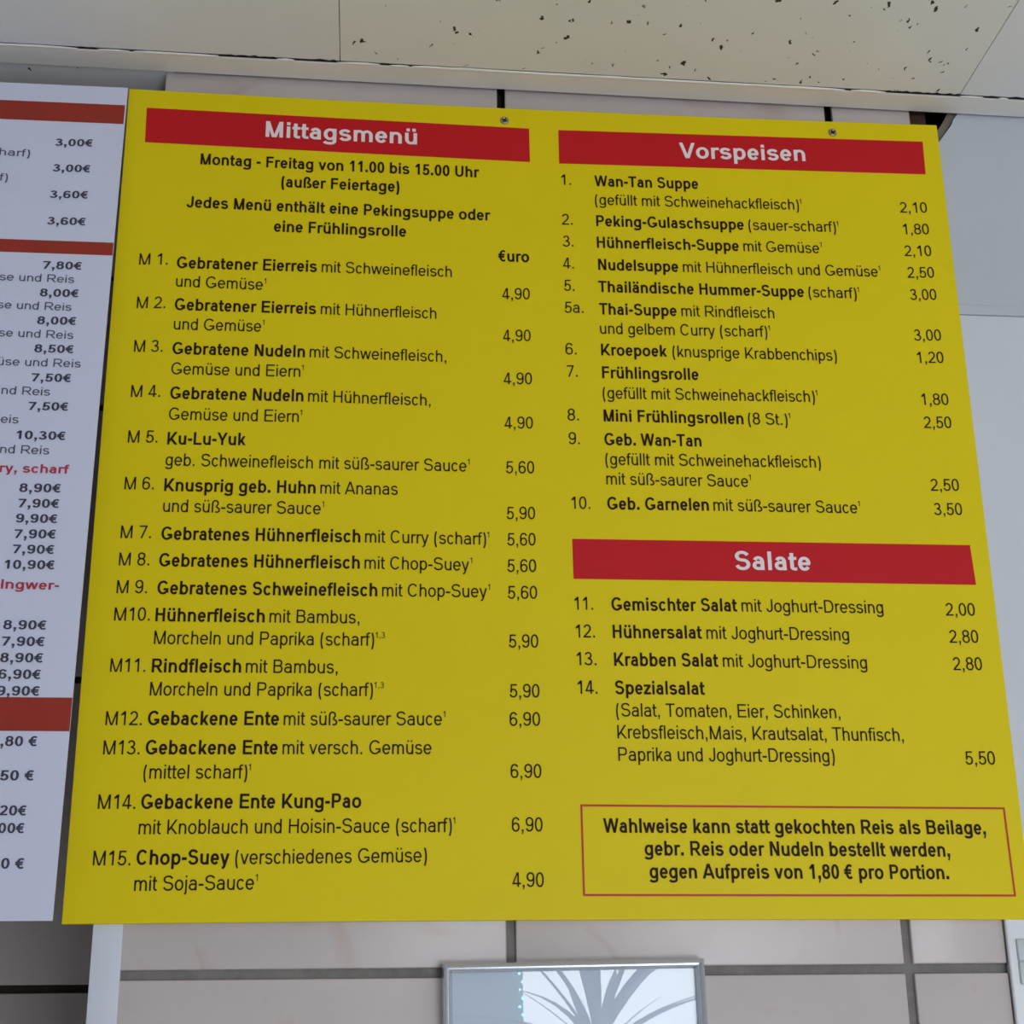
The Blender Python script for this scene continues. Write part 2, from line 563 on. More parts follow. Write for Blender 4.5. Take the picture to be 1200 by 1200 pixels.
        dg(mid, CAPH * 0.36, sx * 1.15, CAPH, 0.95)
        dg(mid, CAPH * 0.36, A - sx * 1.15, CAPH, 0.95)
    elif ch == 'a':
        xr = A - 74 - sx
        cx = (rl + 18 + sx + xr) / 2
        ry = XH * 0.30
        rib(arc(cx, XH + 8 - sy - ry, xr - cx, ry, 158, 0, 2.4, 12) + [(xr, XH * 0.20), (xr + 10, 0)])
        yb = XH * 0.30
        bw = (xr - rl - sx) * 0.50
        rib([(xr, XH * 0.585), (xr - bw * 0.6, XH * 0.555)] + arc(rl + sx + bw, (yb * 2 - o + sy - 6) / 2, bw, yb - sy * 0.6, 98, 275, 2.2, 12) +
            [(xr - bw * 0.40, XH * 0.10 + sy * 0.2), (xr, XH * 0.27)])
    elif ch in 'bpdq':
        left = ch in 'bp'
        x = sb + sx if left else A - sb - sx
        stem(x, DESC if ch in 'pq' else 0, CAPH if ch in 'bd' else XH)
        if left:
            ring(sb, rr, -o, XH + o, 2.2)
        else:
            ring(A - rr, A - sb, -o, XH + o, 2.2)
    elif ch == 'c':
        rib(arc((rl + A - 22) / 2, XH / 2, (A - 22 - rl) / 2 - sx, XH / 2 + o - sy, 36, 324, 2.2, 18))
    elif ch == 'e':
        cx, rx = (rl + rr) / 2, (rr - rl) / 2 - sx
        rib(arc(cx, XH / 2, rx, XH / 2 + o - sy, -2, 325, 2.2, 20))
        rect(rl + sx, XH / 2 - sy * 0.95, rr - sx * 0.4, XH / 2 + sy * 0.95)
    elif ch == 'f':
        x = A * 0.46
        rib([(x, 0), (x, CAPH * 0.80)] + arc(x + 105, CAPH * 0.81, 105, CAPH * 0.19 + 6 - sy, 180, 88, 2.3, 7) + [(A + 18, CAPH + 2 - sy)])
        bar(10, A - 14, XH - sy)
    elif ch == 'g':
        x = A - sb - sx
        ring(A - rr, A - sb, -o + 8, XH + o, 2.2)
        rib([(x, XH), (x, -40)] + arc((x + rl + 30) / 2, -45, (x - rl - 30) / 2, -DESC - 45 - sy, 0, -165, 2.3, 12))
    elif ch == 'h':
        stem(L, 0, CAPH)
        arch(L, R)
    elif ch in 'ij':
        rect(mid - sx, CAPH - wv * 0.95, mid + sx, CAPH)
        if ch == 'i':
            stem(mid, 0, XH)
        else:
            rib([(mid, XH), (mid, -70)] + arc(mid - 95, -75, 95, -DESC - 75 - sy, 0, -88, 2.2, 7))
    elif ch == 'k':
        stem(L, 0, CAPH)
        dg(L + sx * 0.7, XH * 0.26, A - 26 - wv * 0.60, XH, 0.92)
        dg(A - 6 - wv * 0.55, 0, L + sx * 0.7 + 0.36 * (A - 26 - wv * 0.60 - L - sx * 0.7), XH * 0.53, 0.92)
    elif ch == 'l':
        stem(mid, 0, CAPH)
    elif ch == 'm':
        stem(L, 0, XH)
        arch(L, mid)
        arch(mid, R)
    elif ch == 'n':
        stem(L, 0, XH)
        arch(L, R)
    elif ch == 'o':
        ring(rl - 2, rr, -o, XH + o, 2.2)
    elif ch == 'r':
        stem(L, 0, XH)
        rib(arc(L + 175, XH * 0.60, 175, XH * 0.40 + 8 - sy, 176, 92, 2.4, 8) + [(A + 6, XH - sy - 6)])
    elif ch == 's':
        l, r = 36 + sx, A - 34 - sx
        cx = (l + r) / 2
        ym = XH * 0.515
        up = arc(cx - 4, (XH + o - sy + ym) / 2, (r - l) / 2 - 10, (XH + o - sy - ym) / 2, 14, 252, 2.1, 14)
        lo = arc(cx + 4, (ym - o + sy) / 2, (r - l) / 2, (ym + o - sy) / 2, 72, -168, 2.1, 14)
        rib(up + lo)
    elif ch == 't':
        x = A * 0.43
        rib([(x, XH + 150), (x, XH * 0.26)] + arc(x + 105, XH * 0.24, 105, XH * 0.24 + 4 - sy, 180, 272, 2.3, 7) + [(A - 6, sy + 2)])
        bar(14, A - 12, XH - sy)
    elif ch == 'u':
        stem(R, 0, XH)
        ry = 0.36 * XH
        rib([(L, XH)] + arc((L + R) / 2, ry + sy - 8, (R - L) / 2, ry, 180, 352, 2.5, 10))
    elif ch == 'v':
        dg(mid, 0, 6 + sx * 1.1, XH, 0.95)
        dg(mid, 0, A - 6 - sx * 1.1, XH, 0.95)
    elif ch == 'w':
        q = A * 0.275
        for x0, x1 in ((q, 4 + sx), (q + sx * 0.1, mid - sx * 0.1), (A - q - sx * 0.1, mid + sx * 0.1), (A - q, A - 4 - sx)):
            dg(x0, 0, x1, XH, 0.92)
    elif ch == 'x':
        dg(sx * 1.2, 0, A - sx * 1.3, XH, 0.95)
        dg(A - sx * 1.2, 0, sx * 1.3, XH, 0.95)
    elif ch == 'y':
        dg(mid, 0, 6 + sx * 1.1, XH, 0.95)
        rib([(A - 6 - sx * 1.1, XH), (mid + 8, -10), (mid - 30, -110), (mid - 80, -158), (mid - 150, DESC + sy * 0.9)])
    elif ch == 'z':
        bar(34, A - 34, XH - sy)
        bar(28, A - 28, sy)
        dg(28 + wv * 0.62, wh * 0.9, A - 34 - wv * 0.62, XH - wh * 0.9, 0.95)
    elif ch == 'ß':
        rib([(L, 0), (L, CAPH * 0.72)] + arc((L + A * 0.74) / 2, CAPH * 0.72, (A * 0.74 - L) / 2, CAPH * 0.28 + 6 - sy, 180, 0, 2.2, 12) +
            [(A * 0.72, CAPH * 0.66), (A * 0.62, CAPH * 0.56), (A * 0.57, CAPH * 0.50), (A * 0.60, CAPH * 0.43)] +
            arc(A * 0.64, CAPH * 0.215, A * 0.25 - 6, CAPH * 0.215 + o - sy, 65, -130, 2.1, 12))
    return out

_glyphs = {}
def set_text(body, bold):
    """vertices and faces of one run of text in em units, with its left and right ink edge"""
    pen, verts, faces = 0.0, [], []
    for pos, ch in enumerate(body):
        key = (ch, bold)
        if key not in _glyphs:
            _glyphs[key] = glyph(ch, bold)
        for layer, poly in _glyphs[key]:
            faces.append(list(range(len(verts), len(verts) + len(poly))))
            lift = (layer + 8 * (pos % 2)) * 1e-5      # overlapping strokes lie a hair apart
            verts += [(pen + x, y, lift) for x, y in poly]
        pen += ADV[ch][1 if bold else 0]
    xs = [v[0] for v in verts]
    return verts, faces, min(xs), max(xs)

def print_text(name, body, bold, m, x0, z0, x1, z1, cap, y, parent):
    """a run of print set between (x0, z0) and (x1, z1), cap height cap; metres in the x-z plane"""
    verts, faces, a, b = set_text(body, bold)
    sx, sy, sl = (x1 - x0) / (b - a), cap / CAPH, (z1 - z0) / (x1 - x0)
    co = []
    for u, v, lift in verts:
        dx = (u - a) * sx
        co.append((x0 + dx, y - lift, z0 + dx * sl + v * sy))
    me = bpy.data.meshes.new(name)
    me.from_pydata(co, [], faces)
    bm = bmesh.new()
    bm.from_mesh(me)
    for f in bm.faces:                                   # every piece faces the room
        f.normal_update()
        if f.normal.y > 0:
            f.normal_flip()
    bm.to_mesh(me)
    bm.free()
    me.materials.append(m)
    return link(bpy.data.objects.new(name, me), parent)

# ------------------------------------------------------------------ the writing
# style, text, x0, z0, x1, z1 in millimetres from the lower left corner of the board
BOARD_TEXT = [('c','Montag - Freitag von 11.00 bis 15.00 Uhr',69.7,699.6,336.3,697.1),
('c','(außer Feiertage)',146.9,678.3,259.3,677.7),
('c','Jedes Menü enthält eine Pekingsuppe oder',59.3,652.5,346.7,650.1),
('c','eine Frühlingsrolle',141.8,629.8,266.3,629.3),
('e','€uro',354.1,606.5,383.5,606.6),
('n','M 1.',19.6,590.1,45.5,591.1),
('b','Gebratener Eierreis',54.1,587.9,183.3,588.6),
('r','mit Schweinefleisch',187.7,588.7,309.8,588.0),
('r','und Gemüse^1',54.4,568.7,134.0,568.0),
('p','4,90',357.3,566.4,383.5,567.3),
('n','M 2.',20.4,545.2,46.2,546.2),
('b','Gebratener Eierreis',54.7,544.6,183.8,544.7),
('r','mit Hühnerfleisch',188.1,544.9,295.4,543.8),
('r','und Gemüse^1',55.0,524.8,134.2,525.1),
('p','4,90',357.6,522.8,383.6,523.7),
('n','M 3.',20.9,501.2,46.4,502.0),
('b','Gebratene Nudeln',55.3,500.1,175.0,500.5),
('r','mit Schweinefleisch,',179.2,500.7,304.7,499.8),
('r','Gemüse und Eiern^1',55.4,480.0,171.4,480.7),
('p','4,90',357.7,478.9,384.1,479.7),
('n','M 4.',21.2,456.5,47.1,457.3),
('b','Gebratene Nudeln',55.9,455.8,175.0,456.4),
('r','mit Hühnerfleisch,',179.2,456.5,290.4,455.4),
('r','Gemüse und Eiern^1',56.0,435.4,171.5,436.1),
('p','4,90',358.0,434.7,384.2,435.4),
('n','M 5.',21.6,412.4,47.5,413.0),
('b','Ku-Lu-Yuk',56.1,411.5,125.2,412.4),
('r','geb. Schweinefleisch mit süß-saurer Sauce^1',55.7,391.4,323.1,391.8),
('p','5,60',358.7,391.0,384.6,391.6),
('n','M 6.',21.7,368.1,47.1,368.6),
('b','Knusprig geb. Huhn',56.1,367.3,188.6,367.7),
('r','mit Ananas',192.7,367.8,261.5,368.1),
('r','und süß-saurer Sauce^1',56.3,347.9,193.6,348.3),
('p','5,90',358.9,347.1,384.6,347.6),
('n','M 7.',21.6,322.9,47.6,323.4),
('b','Gebratenes Hühnerfleisch',56.4,322.2,229.1,322.8),
('r','mit Curry (scharf)^1',233.2,322.9,340.3,322.6),
('p','5,60',359.2,322.3,384.6,322.8),
('n','M 8.',21.8,298.1,47.7,298.5),
('b','Gebratenes Hühnerfleisch',56.0,297.8,229.1,298.5),
('r','mit Chop-Suey^1',233.2,298.6,325.1,298.3),
('p','5,60',358.9,297.7,384.7,298.1),
('n','M 9.',21.7,273.1,47.4,273.5),
('b','Gebratenes Schweinefleisch',56.1,272.8,244.8,273.6),
('r','mit Chop-Suey^1',248.9,273.7,340.7,274.0),
('p','5,60',359.0,273.1,385.1,273.5),
('n','M10.',21.4,248.8,51.3,249.2),
('b','Hühnerfleisch',56.0,248.6,148.6,248.8),
('r','mit Bambus,',152.6,248.8,229.8,248.9),
('r','Morcheln und Paprika (scharf)^1,3',56.1,228.6,242.8,229.2),
('p','5,90',359.4,229.0,385.3,229.3),
('n','M11.',21.3,204.1,50.4,204.3),
('b','Rindfleisch',55.8,203.9,130.5,204.4),
('r','mit Bambus,',134.4,204.4,212.1,204.6),
('r','Morcheln und Paprika (scharf)^1,3',55.5,184.0,242.5,185.1),
('p','5,90',359.6,184.9,385.5,185.1),
('n','M12.',20.8,158.7,50.6,158.8),
('b','Gebackene Ente',55.4,158.9,164.1,159.5),
('r','mit süß-saurer Sauce^1',168.0,159.5,301.5,160.3),
('p','6,90',359.3,160.3,385.6,160.5),
('n','M13.',20.7,134.1,50.4,134.3),
('b','Gebackene Ente',55.2,134.3,164.0,134.9),
('r','mit versch. Gemüse',167.9,135.0,292.7,135.6),
('r','(mittel scharf)^1',54.8,114.1,139.6,114.5),
('p','6,90',359.6,115.8,385.8,115.9),
('n','M14.',19.8,89.4,50.0,89.4),
('b','Gebackene Ente Kung-Pao',54.5,89.4,234.4,90.5),
('r','mit Knoblauch und Hoisin-Sauce (scharf)^1',53.9,68.8,309.9,70.6),
('p','6,90',360.1,71.1,386.0,71.1),
('n','M15.',19.3,44.0,49.1,44.0),
('b','Chop-Suey',53.8,44.4,128.2,44.6),
('r','(verschiedenes Gemüse)',133.0,44.6,289.3,46.2),
('r','mit Soja-Sauce^1',53.4,23.7,149.0,24.5),
('p','4,90',359.9,25.9,386.1,25.8),
('n','1.',416.4,692.5,426.0,693.0),
('b','Wan-Tan Suppe',449.1,692.6,551.9,694.0),
('r','(gefüllt mit Schweinehackfleisch)^1',448.9,672.0,651.6,674.9),
('p','2,10',754.0,676.2,781.8,677.3),
('n','2.',415.8,648.6,426.3,649.0),
('b','Peking-Gulaschsuppe',449.4,648.4,594.8,650.3),
('r','(sauer-scharf)^1',599.5,650.5,686.9,651.6),
('p','1,80',755.0,651.9,781.2,653.0),
('n','3.',416.2,624.8,426.5,625.2),
('b','Hühnerfleisch-Suppe',449.3,624.8,588.3,626.6),
('r','mit Gemüse^1',592.9,626.8,668.2,627.4),
('p','2,10',753.8,627.7,781.0,628.8),
('n','4.',415.9,601.1,426.3,601.5),
('b','Nudelsuppe',449.8,600.9,527.5,601.6),
('r','mit Hühnerfleisch und Gemüse^1',532.1,601.8,724.6,603.9),
('p','2,50',754.3,603.9,781.3,605.0),
('n','5.',416.3,577.4,426.2,577.8),
('b','Thailändische Hummer-Suppe',449.2,577.3,649.2,579.1),
('r','(scharf)^1',653.8,579.3,701.3,579.5),
('p','3,00',754.5,579.9,781.0,580.9),
('n','5a.',416.3,554.2,434.2,554.8),
('b','Thai-Suppe',449.3,553.7,523.6,554.4),
('r','mit Rindfleisch',528.2,554.6,618.4,555.4),
('r','und gelbem Curry (scharf)^1',449.4,533.5,610.2,535.4),
('p','3,00',754.0,536.4,780.9,537.3),
('n','6.',416.1,511.1,426.5,511.4),
('b','Kroepoek',449.7,511.2,512.3,511.7),
('r','(knusprige Krabbenchips)',517.6,511.8,676.0,512.5),
('p','1,20',754.8,512.8,780.8,513.7),
('n','7.',416.7,488.3,426.9,488.6),
('b','Frühlingsrolle',449.9,487.9,541.2,488.6),
('r','(gefüllt mit Schweinehackfleisch)^1',449.8,467.3,651.1,469.3),
('p','1,80',754.5,469.3,780.8,470.0),
('n','8.',416.3,444.3,426.9,444.6),
('b','Mini Frühlingsrollen',449.9,444.3,581.3,444.9),
('r','(8 St.)^1',585.7,445.1,623.2,445.1),
('p','2,50',754.2,445.6,781.0,446.3),
('n','9.',416.8,420.8,427.0,421.1),
('b','Geb. Wan-Tan',449.9,420.7,540.3,421.5),
('r','(gefüllt mit Schweinehackfleisch)',450.1,401.4,651.5,403.2),
('r','mit süß-saurer Sauce^1',450.3,382.3,581.7,382.7),
('p','2,50',754.1,382.8,781.3,383.4),
('n','10.',417.8,358.1,434.8,358.4),
('b','Geb. Garnelen',450.4,358.2,543.7,358.9),
('r','mit süß-saurer Sauce^1',548.0,359.0,682.2,359.1),
('p','3,50',754.8,359.0,781.6,359.6),
('n','11.',418.0,263.9,434.4,264.1),
('b','Gemischter Salat',450.9,263.7,563.8,264.2),
('r','mit Joghurt-Dressing',568.0,264.3,697.5,264.3),
('p','2,00',755.3,263.0,782.6,263.4),
('n','12.',418.5,238.7,435.3,238.9),
('b','Hühnersalat',451.2,238.6,530.6,238.9),
('r','mit Joghurt-Dressing',534.8,238.9,663.8,238.8),
('p','2,80',755.9,237.9,782.8,238.2),
('n','13.',418.6,213.9,435.9,214.0),
('b','Krabben Salat',451.5,213.6,543.8,213.7),
('r','mit Joghurt-Dressing',548.0,213.7,677.9,213.3),
('p','2,80',756.5,212.8,783.3,213.1),
('n','14.',418.8,188.6,436.0,188.8),
('b','Spezialsalat',451.6,188.5,530.4,188.6),
('r','(Salat, Tomaten, Eier, Schinken,',451.7,169.0,649.7,168.7),
('r','Krebsfleisch,Mais, Krautsalat, Thunfisch,',452.1,149.9,704.7,148.8),
('r','Paprika und Joghurt-Dressing)',452.2,130.6,641.5,130.2),
('p','5,50',758.1,128.6,785.0,128.7),
('c','Wahlweise kann statt gekochten Reis als Beilage,',437.3,70.1,769.2,68.5),
('c','gebr. Reis oder Nudeln bestellt werden,',471.4,51.3,735.4,49.8),
('c','gegen Aufpreis von 1,80 € pro Portion.',474.8,32.5,732.5,31.0),
('h','Mittagsmenü',129.9,732.8,275.8,731.1),
('h','Vorspeisen',534.9,728.2,662.3,730.5),
('h','Salate',564.7,303.1,634.0,303.4)]
# style, text, x0, s0, x1, s1: x from the right edge of the sheet, s down from its top edge
POSTER_TEXT = [('p','3,00€',-62.5,69.4,-27.9,68.7),
('t','harf)',-112.5,82.3,-84.4,82.8),
('p','3,00€',-62.2,97.8,-27.8,97.4),
('t','f)',-109.7,110.0,-101.9,110.3),
('p','3,60€',-62.2,126.8,-27.5,126.1),
('p','3,60€',-62.0,155.3,-27.3,155.1),
('p','7,80€',-61.5,202.2,-26.8,202.1),
('t','se und Reis',-98.4,215.7,-32.2,216.2),
('p','8,00€',-61.4,230.9,-27.1,230.7),
('t','se und Reis',-97.3,244.4,-32.2,244.9),
('p','8,00€',-61.1,259.3,-26.9,259.0),
('t','se und Reis',-93.2,272.6,-28.1,273.4),
('p','8,50€',-60.9,287.6,-26.7,287.5),
('t','üse und Reis',-91.4,301.3,-19.2,301.6),
('p','7,50€',-60.7,316.4,-26.4,316.2),
('t','nd Reis',-85.1,329.5,-43.2,330.1),
('p','7,50€',-60.7,344.4,-26.4,344.2),
('t','eis',-83.0,357.3,-67.7,357.7),
('p','10,30€',-68.1,372.3,-26.3,372.5),
('t','nd Reis',-80.5,386.1,-38.8,386.5),
('s','ry, scharf',-79.0,404.0,-20.5,404.3),
('p','8,90€',-60.7,422.1,-25.9,421.9),
('p','7,90€',-60.3,436.3,-26.0,436.2),
('p','9,90€',-60.9,450.2,-26.2,450.2),
('p','7,90€',-60.8,464.4,-26.2,464.2),
('p','7,90€',-60.7,478.2,-26.4,478.2),
('p','10,90€',-66.0,492.1,-24.8,492.0),
('s','Ingwer-',-67.1,509.8,-19.4,510.3),
('p','8,90€',-61.6,545.2,-26.7,545.2),
('p','7,90€',-61.4,559.4,-26.8,559.5),
('p','8,90€',-61.2,573.5,-26.8,573.5),
('p','6,90€',-61.3,587.5,-27.2,587.6),
('p','9,90€',-61.0,601.6,-26.9,601.6),
('q',',80 €',-53.6,643.5,-24.9,643.5),
('q','50 €',-51.4,671.4,-24.9,671.4),
('p','20€',-48.9,699.3,-28.0,699.4),
('p','00€',-48.4,713.2,-28.3,713.4),
('q','0 €',-43.3,741.0,-25.7,741.2)]

# ------------------------------------------------------------------ the room
tag(obj('floor', box(ROOM_X0 - 0.1, ROOM_X1 + 0.1, FRONT_Y - 0.1, 0.6, FLOOR_Z - 0.05, FLOOR_Z), MT['floor']), kind='structure')
tag(obj('wall_left', box(ROOM_X0 - 0.1, ROOM_X0, FRONT_Y, 0.0105, FLOOR_Z, 0.9), MT['room']), kind='structure')
tag(obj('wall_right', box(ROOM_X1, ROOM_X1 + 0.1, FRONT_Y, 0.0105, FLOOR_Z, 0.9), MT['room']), kind='structure')

bm = bmesh.new()                                  # street wall behind the camera, one window opening
xs = [ROOM_X0 - 0.1, WIN[0][0], WIN[0][1], ROOM_X1 + 0.1]
for i in range(0, 4, 2):
    add_box(bm, xs[i], xs[i + 1], FRONT_Y - 0.12, FRONT_Y, FLOOR_Z, 0.9)
for x0, x1 in WIN:
    add_box(bm, x0, x1, FRONT_Y - 0.12, FRONT_Y, FLOOR_Z, WIN_Z0)
    add_box(bm, x0, x1, FRONT_Y - 0.12, FRONT_Y, WIN_Z1, 0.9)
tag(obj('wall_front', bm, MT['room']), kind='structure')
for i, (x0, x1) in enumerate(WIN):
    bm = bmesh.new()
    for a, b, c, d in ((x0, x1, WIN_Z0, WIN_Z0 + 0.05), (x0, x1, WIN_Z1 - 0.05, WIN_Z1),
                       (x0, x0 + 0.05, WIN_Z0 + 0.05, WIN_Z1 - 0.05), (x1 - 0.05, x1, WIN_Z0 + 0.05, WIN_Z1 - 0.05)):
        add_box(bm, a, b, FRONT_Y - 0.08, FRONT_Y - 0.02, c, d)
    w = tag(obj('window_%d' % (i + 1), bm, MT['jamb']), kind='structure')
    xm = x0 + (x1 - x0) * 0.62
    obj('mullion', box(xm - 0.03, xm + 0.03, FRONT_Y - 0.08, FRONT_Y - 0.02, WIN_Z0 + 0.05, WIN_Z1 - 0.05), MT['jamb'], w)
    obj('window_sill', box(x0 - 0.04, x1 + 0.04, FRONT_Y, FRONT_Y + 0.14, WIN_Z0 - 0.03, WIN_Z0, 0.004), MT['jamb'], w)

# --- tiled wall: grout body with the tiles standing 4 mm proud
TX0, TX1, TOP = 0.0305, 0.7775, 0.815
PITCH, JOINT = 0.332, 0.0078
TILE_Y, BODY_Y = 0.006, 0.0102
wall = tag(obj('wall_back', box(TX0 + 0.001, TX1, BODY_Y, 0.45, FLOOR_Z, 0.742), MT['grout']), kind='structure')
obj('bare_backing', box(TX0 + 0.001, TX1, 0.021, 0.45, 0.742, TOP), MT['void'], wall)      # no grout left in the top joints
JX = [0.0262, 0.3590, 0.6925, 1.02]
JZ = [-0.0412 + PITCH * k for k in range(-5, 4)]
for ci in range(3):
    for ri in range(-1, len(JZ) - 1):
        x0, x1 = max(TX0, JX[ci] + JOINT / 2), min(TX1, JX[ci + 1] - JOINT / 2)
        z0 = JZ[ri] + JOINT / 2 if ri >= 0 else FLOOR_Z
        z1 = min(TOP, JZ[ri + 1] - JOINT / 2)
        cx, cz = (x0 + x1) / 2, (z0 + z1) / 2
        obj('wall_tile', box(x0 - cx, x1 - cx, 0, 0.006, z0 - cz, z1 - cz, 0.0012), MT['tile'], wall, True, (cx, TILE_Y, cz))

# --- niche to the left of the tiled wall, tiled alike
NX0, NX1, NY = -0.52, TX0, 0.435
niche = tag(obj('wall_niche', box(NX0 - 0.002, NX1 + 0.002, NY + 0.004, NY + 0.06, FLOOR_Z, 0.83), MT['void']), kind='structure')
for ci in range(2):
    for ri in range(9):
        x0 = max(NX0, -0.634 + ci * PITCH + 0.003)
        x1 = min(NX1, -0.634 + (ci + 1) * PITCH - 0.003) if ci == 0 else NX1
        z0, z1 = -0.0335 + (ri - 5) * PITCH + 0.0042, -0.0335 + (ri - 4) * PITCH - 0.0042
        z0, z1 = max(z0, FLOOR_Z), min(z1, 0.80)
        cx, cz = (x0 + x1) / 2, (z0 + z1) / 2
        if z1 - z0 < 0.02 or x1 - x0 < 0.02:
            continue
        obj('wall_tile', box(x0 - cx, x1 - cx, 0, 0.007, z0 - cz, z1 - cz, 0.0012), MT['tile'], niche, True, (cx, NY - 0.002, cz))
tag(obj('wall_pier', box(ROOM_X0 - 0.1, NX0, -0.0025, 0.5, FLOOR_Z, 0.83), MT['room']), kind='structure')
tag(obj('trim_1', box(0.0222, 0.0460, 0.0053, 0.0120, FLOOR_Z, 0.70, 0.0008), MT['jamb'], None, True), kind='structure')

# --- white wall to the right of the tiles: two sheets with a thin batten over their joint,
#     the upper sheet broken away at its top left corner
SY = 0.0045
tag(obj('wall_panel_lower', slab([(TX1 + 0.001, FLOOR_Z), (ROOM_X1, FLOOR_Z), (ROOM_X1, 0.5695), (TX1 + 0.001, 0.5680)],
                                SY, 0.03, 0.001), MT['sheet_white']), kind='structure')
tag(obj('wall_panel_upper', slab([(TX1 + 0.003, 0.5775), (ROOM_X1, 0.5790), (ROOM_X1, 0.83), (0.8300, 0.83), (0.8290, 0.7985),
                                  (0.8235, 0.7915), (0.8205, 0.7845), (0.8140, 0.7755), (0.8060, 0.7645), (0.7990, 0.7560), (TX1 + 0.003, 0.7400)],
                                SY + 0.0005, 0.016), MT['plaster']), kind='structure')
tag(obj('trim_2', box(TX1 + 0.002, ROOM_X1, SY - 0.0012, 0.02, 0.5685, 0.5785, 0.001), MT['plaster']), kind='structure')
tag(obj('wall_cavity', box(TX1 + 0.001, ROOM_X1, 0.075, 0.45, FLOOR_Z, 0.83), MT['void']), kind='structure')
tag(obj('trim_3', slab([(0.781, 0.30), (0.7985, 0.30), (0.7985, 0.812), (0.781, 0.812)], 0.017, 0.05), MT['wood']), kind='structure')
tag(obj('trim_4', slab([(0.8295, 0.80), (0.8230, 0.7905), (0.8060, 0.7645), (0.7985, 0.7550), (0.7925, 0.7575), (0.8145, 0.7915), (0.8190, 0.80)], 0.0085, 0.030), MT['broken']), kind='structure')

# --- suspended ceiling, tipped a little along the wall
CEIL = empty('ceiling', (0, 0, 0.8032), (0, 0.0098, 0))
tag(CEIL, kind='structure')
obj('ceiling_slab', box(ROOM_X0 - 0.15, ROOM_X1 + 0.15, FRONT_Y - 0.15, 0.5, 0.030, 0.06), MT['void'], CEIL)
P = 0.6175
cmesh = {}
for kx in range(-4, 5):
    for ky in range(7):
        x0, y1 = 0.2 + kx * P, -0.0292 - ky * P
        kind = 'ceiling_plain' if kx == -1 else ('ceiling_fissured' if kx == 0 else 'ceiling_sparse')
        if kind not in cmesh:
            o = obj('ceiling_panel', box(0.0003, P - 0.0003, -P + 0.0003, 0, 0.0012, 0.016, 0.0008), MT[kind], CEIL, False, (x0, y1, 0))
            cmesh[kind] = o
        else:
            o = cmesh[kind].copy()
            o.location = (x0, y1, 0)
            link(o, CEIL)
obj('niche_soffit', box(NX0 - 0.3, TX0 + 0.008, 0.0012, 0.46, 0.003, 0.012), MT['ceiling_sparse'], CEIL)
# cream wall angle along the wall, and the caulk that closes its edge in patches
bm = bmesh.new()
add_box(bm, ROOM_X0, ROOM_X1, -0.0262, 0.0012, 0.0, 0.0014)
add_box(bm, ROOM_X0, ROOM_X1, -0.0002, 0.0012, 0.0014, 0.024)
bmesh.ops.bevel(bm, geom=[e for e in bm.edges if abs(e.verts[0].co.z) < 1e-6 and abs(e.verts[1].co.z) < 1e-6],
                offset=0.0005, segments=2, affect='EDGES')
obj('wall_angle', bm, MT['trim'], CEIL)
rng = random.Random(4)
gaps = [(-0.048, -0.030), (0.0, 0.004), (0.084, 0.139), (0.156, 0.1965), (0.2385, 0.248), (0.2665, 0.2695),
        (0.700, 0.706), (0.742, 0.818), (0.842, 0.858), (0.868, 0.90)]
start = -0.6
for g0, g1 in gaps + [(1.6, 1.7)]:
    bm = bmesh.new()
    n = max(2, int((g0 - start) / 0.012))
    prev = None
    for i in range(n + 1):
        x = start + (g0 - start) * i / n
        e = 0.35 if i in (0, n) else 1.0
        w = (0.0017 + rng.uniform(-0.0003, 0.0005)) * e
        yc = -0.0277 + rng.uniform(-0.0003, 0.0003)
        d = (0.0011 + rng.uniform(0, 0.0004)) * e
        ring = [bm.verts.new((x, yc + w * math.cos(a), -d * math.sin(a) + 0.0006)) for a in (0, 0.8, 1.57, 2.34, 3.14)]
        if prev:
            for q in range(4):
                bm.faces.new((prev[q], prev[q + 1], ring[q + 1], ring[q]))
        prev = ring
    bmesh.ops.recalc_face_normals(bm, faces=bm.faces)
    obj('caulk_bead', bm, MT['caulk'], CEIL, True)
    if g1 - g0 > 0.007 and g1 < 1:
        bm = bmesh.new()                                   # dirt sitting in the open joint
        n = max(3, int((g1 - g0) / 0.004))
        prev = None
        for i in range(n + 1):
            x = g0 - 0.002 + (g1 - g0 + 0.004) * i / n
            hgt = 0.0 if i in (0, n) else rng.choice((0.0006, 0.0018, 0.0026, 0.0012))
            ring = (bm.verts.new((x, -0.0272, 0.0009)), bm.verts.new((x, -0.0288 - hgt, 0.0009)))
            if prev:
                bm.faces.new((prev[0], ring[0], ring[1], prev[1]))
            prev = ring
        obj('mould_patch', bm, MT['mould'], CEIL)
    start = g1

# ------------------------------------------------------------------ the yellow menu board
BOARD = tag(empty('menu_board', (0, 0.003, 0)), 'yellow menu board with red headings and black dish list screwed to tiled wall', 'sign')
def bo(o):                                     # parts are written in board-face coordinates
    o.location.y -= 0.003
    return o
outline = [(-1.6, -1.8), (192.7, -0.9), (359.2, -0.6), (544.3, -1.0), (719.6, -1.8), (802.4, -2.6), (802.4, 779.6),
           (627.5, 777.7), (523.2, 777.3), (361.6, 777.1), (201.5, 777.8), (-2.4, 780.6)]
bo(obj('panel', slab([(x / 1000, z / 1000) for x, z in outline], 0.0, 0.0052, 0.0004), MT['yellow'], BOARD))
mm = lambda v: v / 1000.0
bands = [((15.7, 759.9), (385.8, 754.8), (386.1, 717.0), (16.4, 721.6)),
         ((414.9, 754.5), (785.5, 759.1), (784.6, 721.3), (414.8, 716.7)),
         ((417.6, 329.7), (785.2, 330.4), (786.6, 292.5), (417.8, 292.4))]
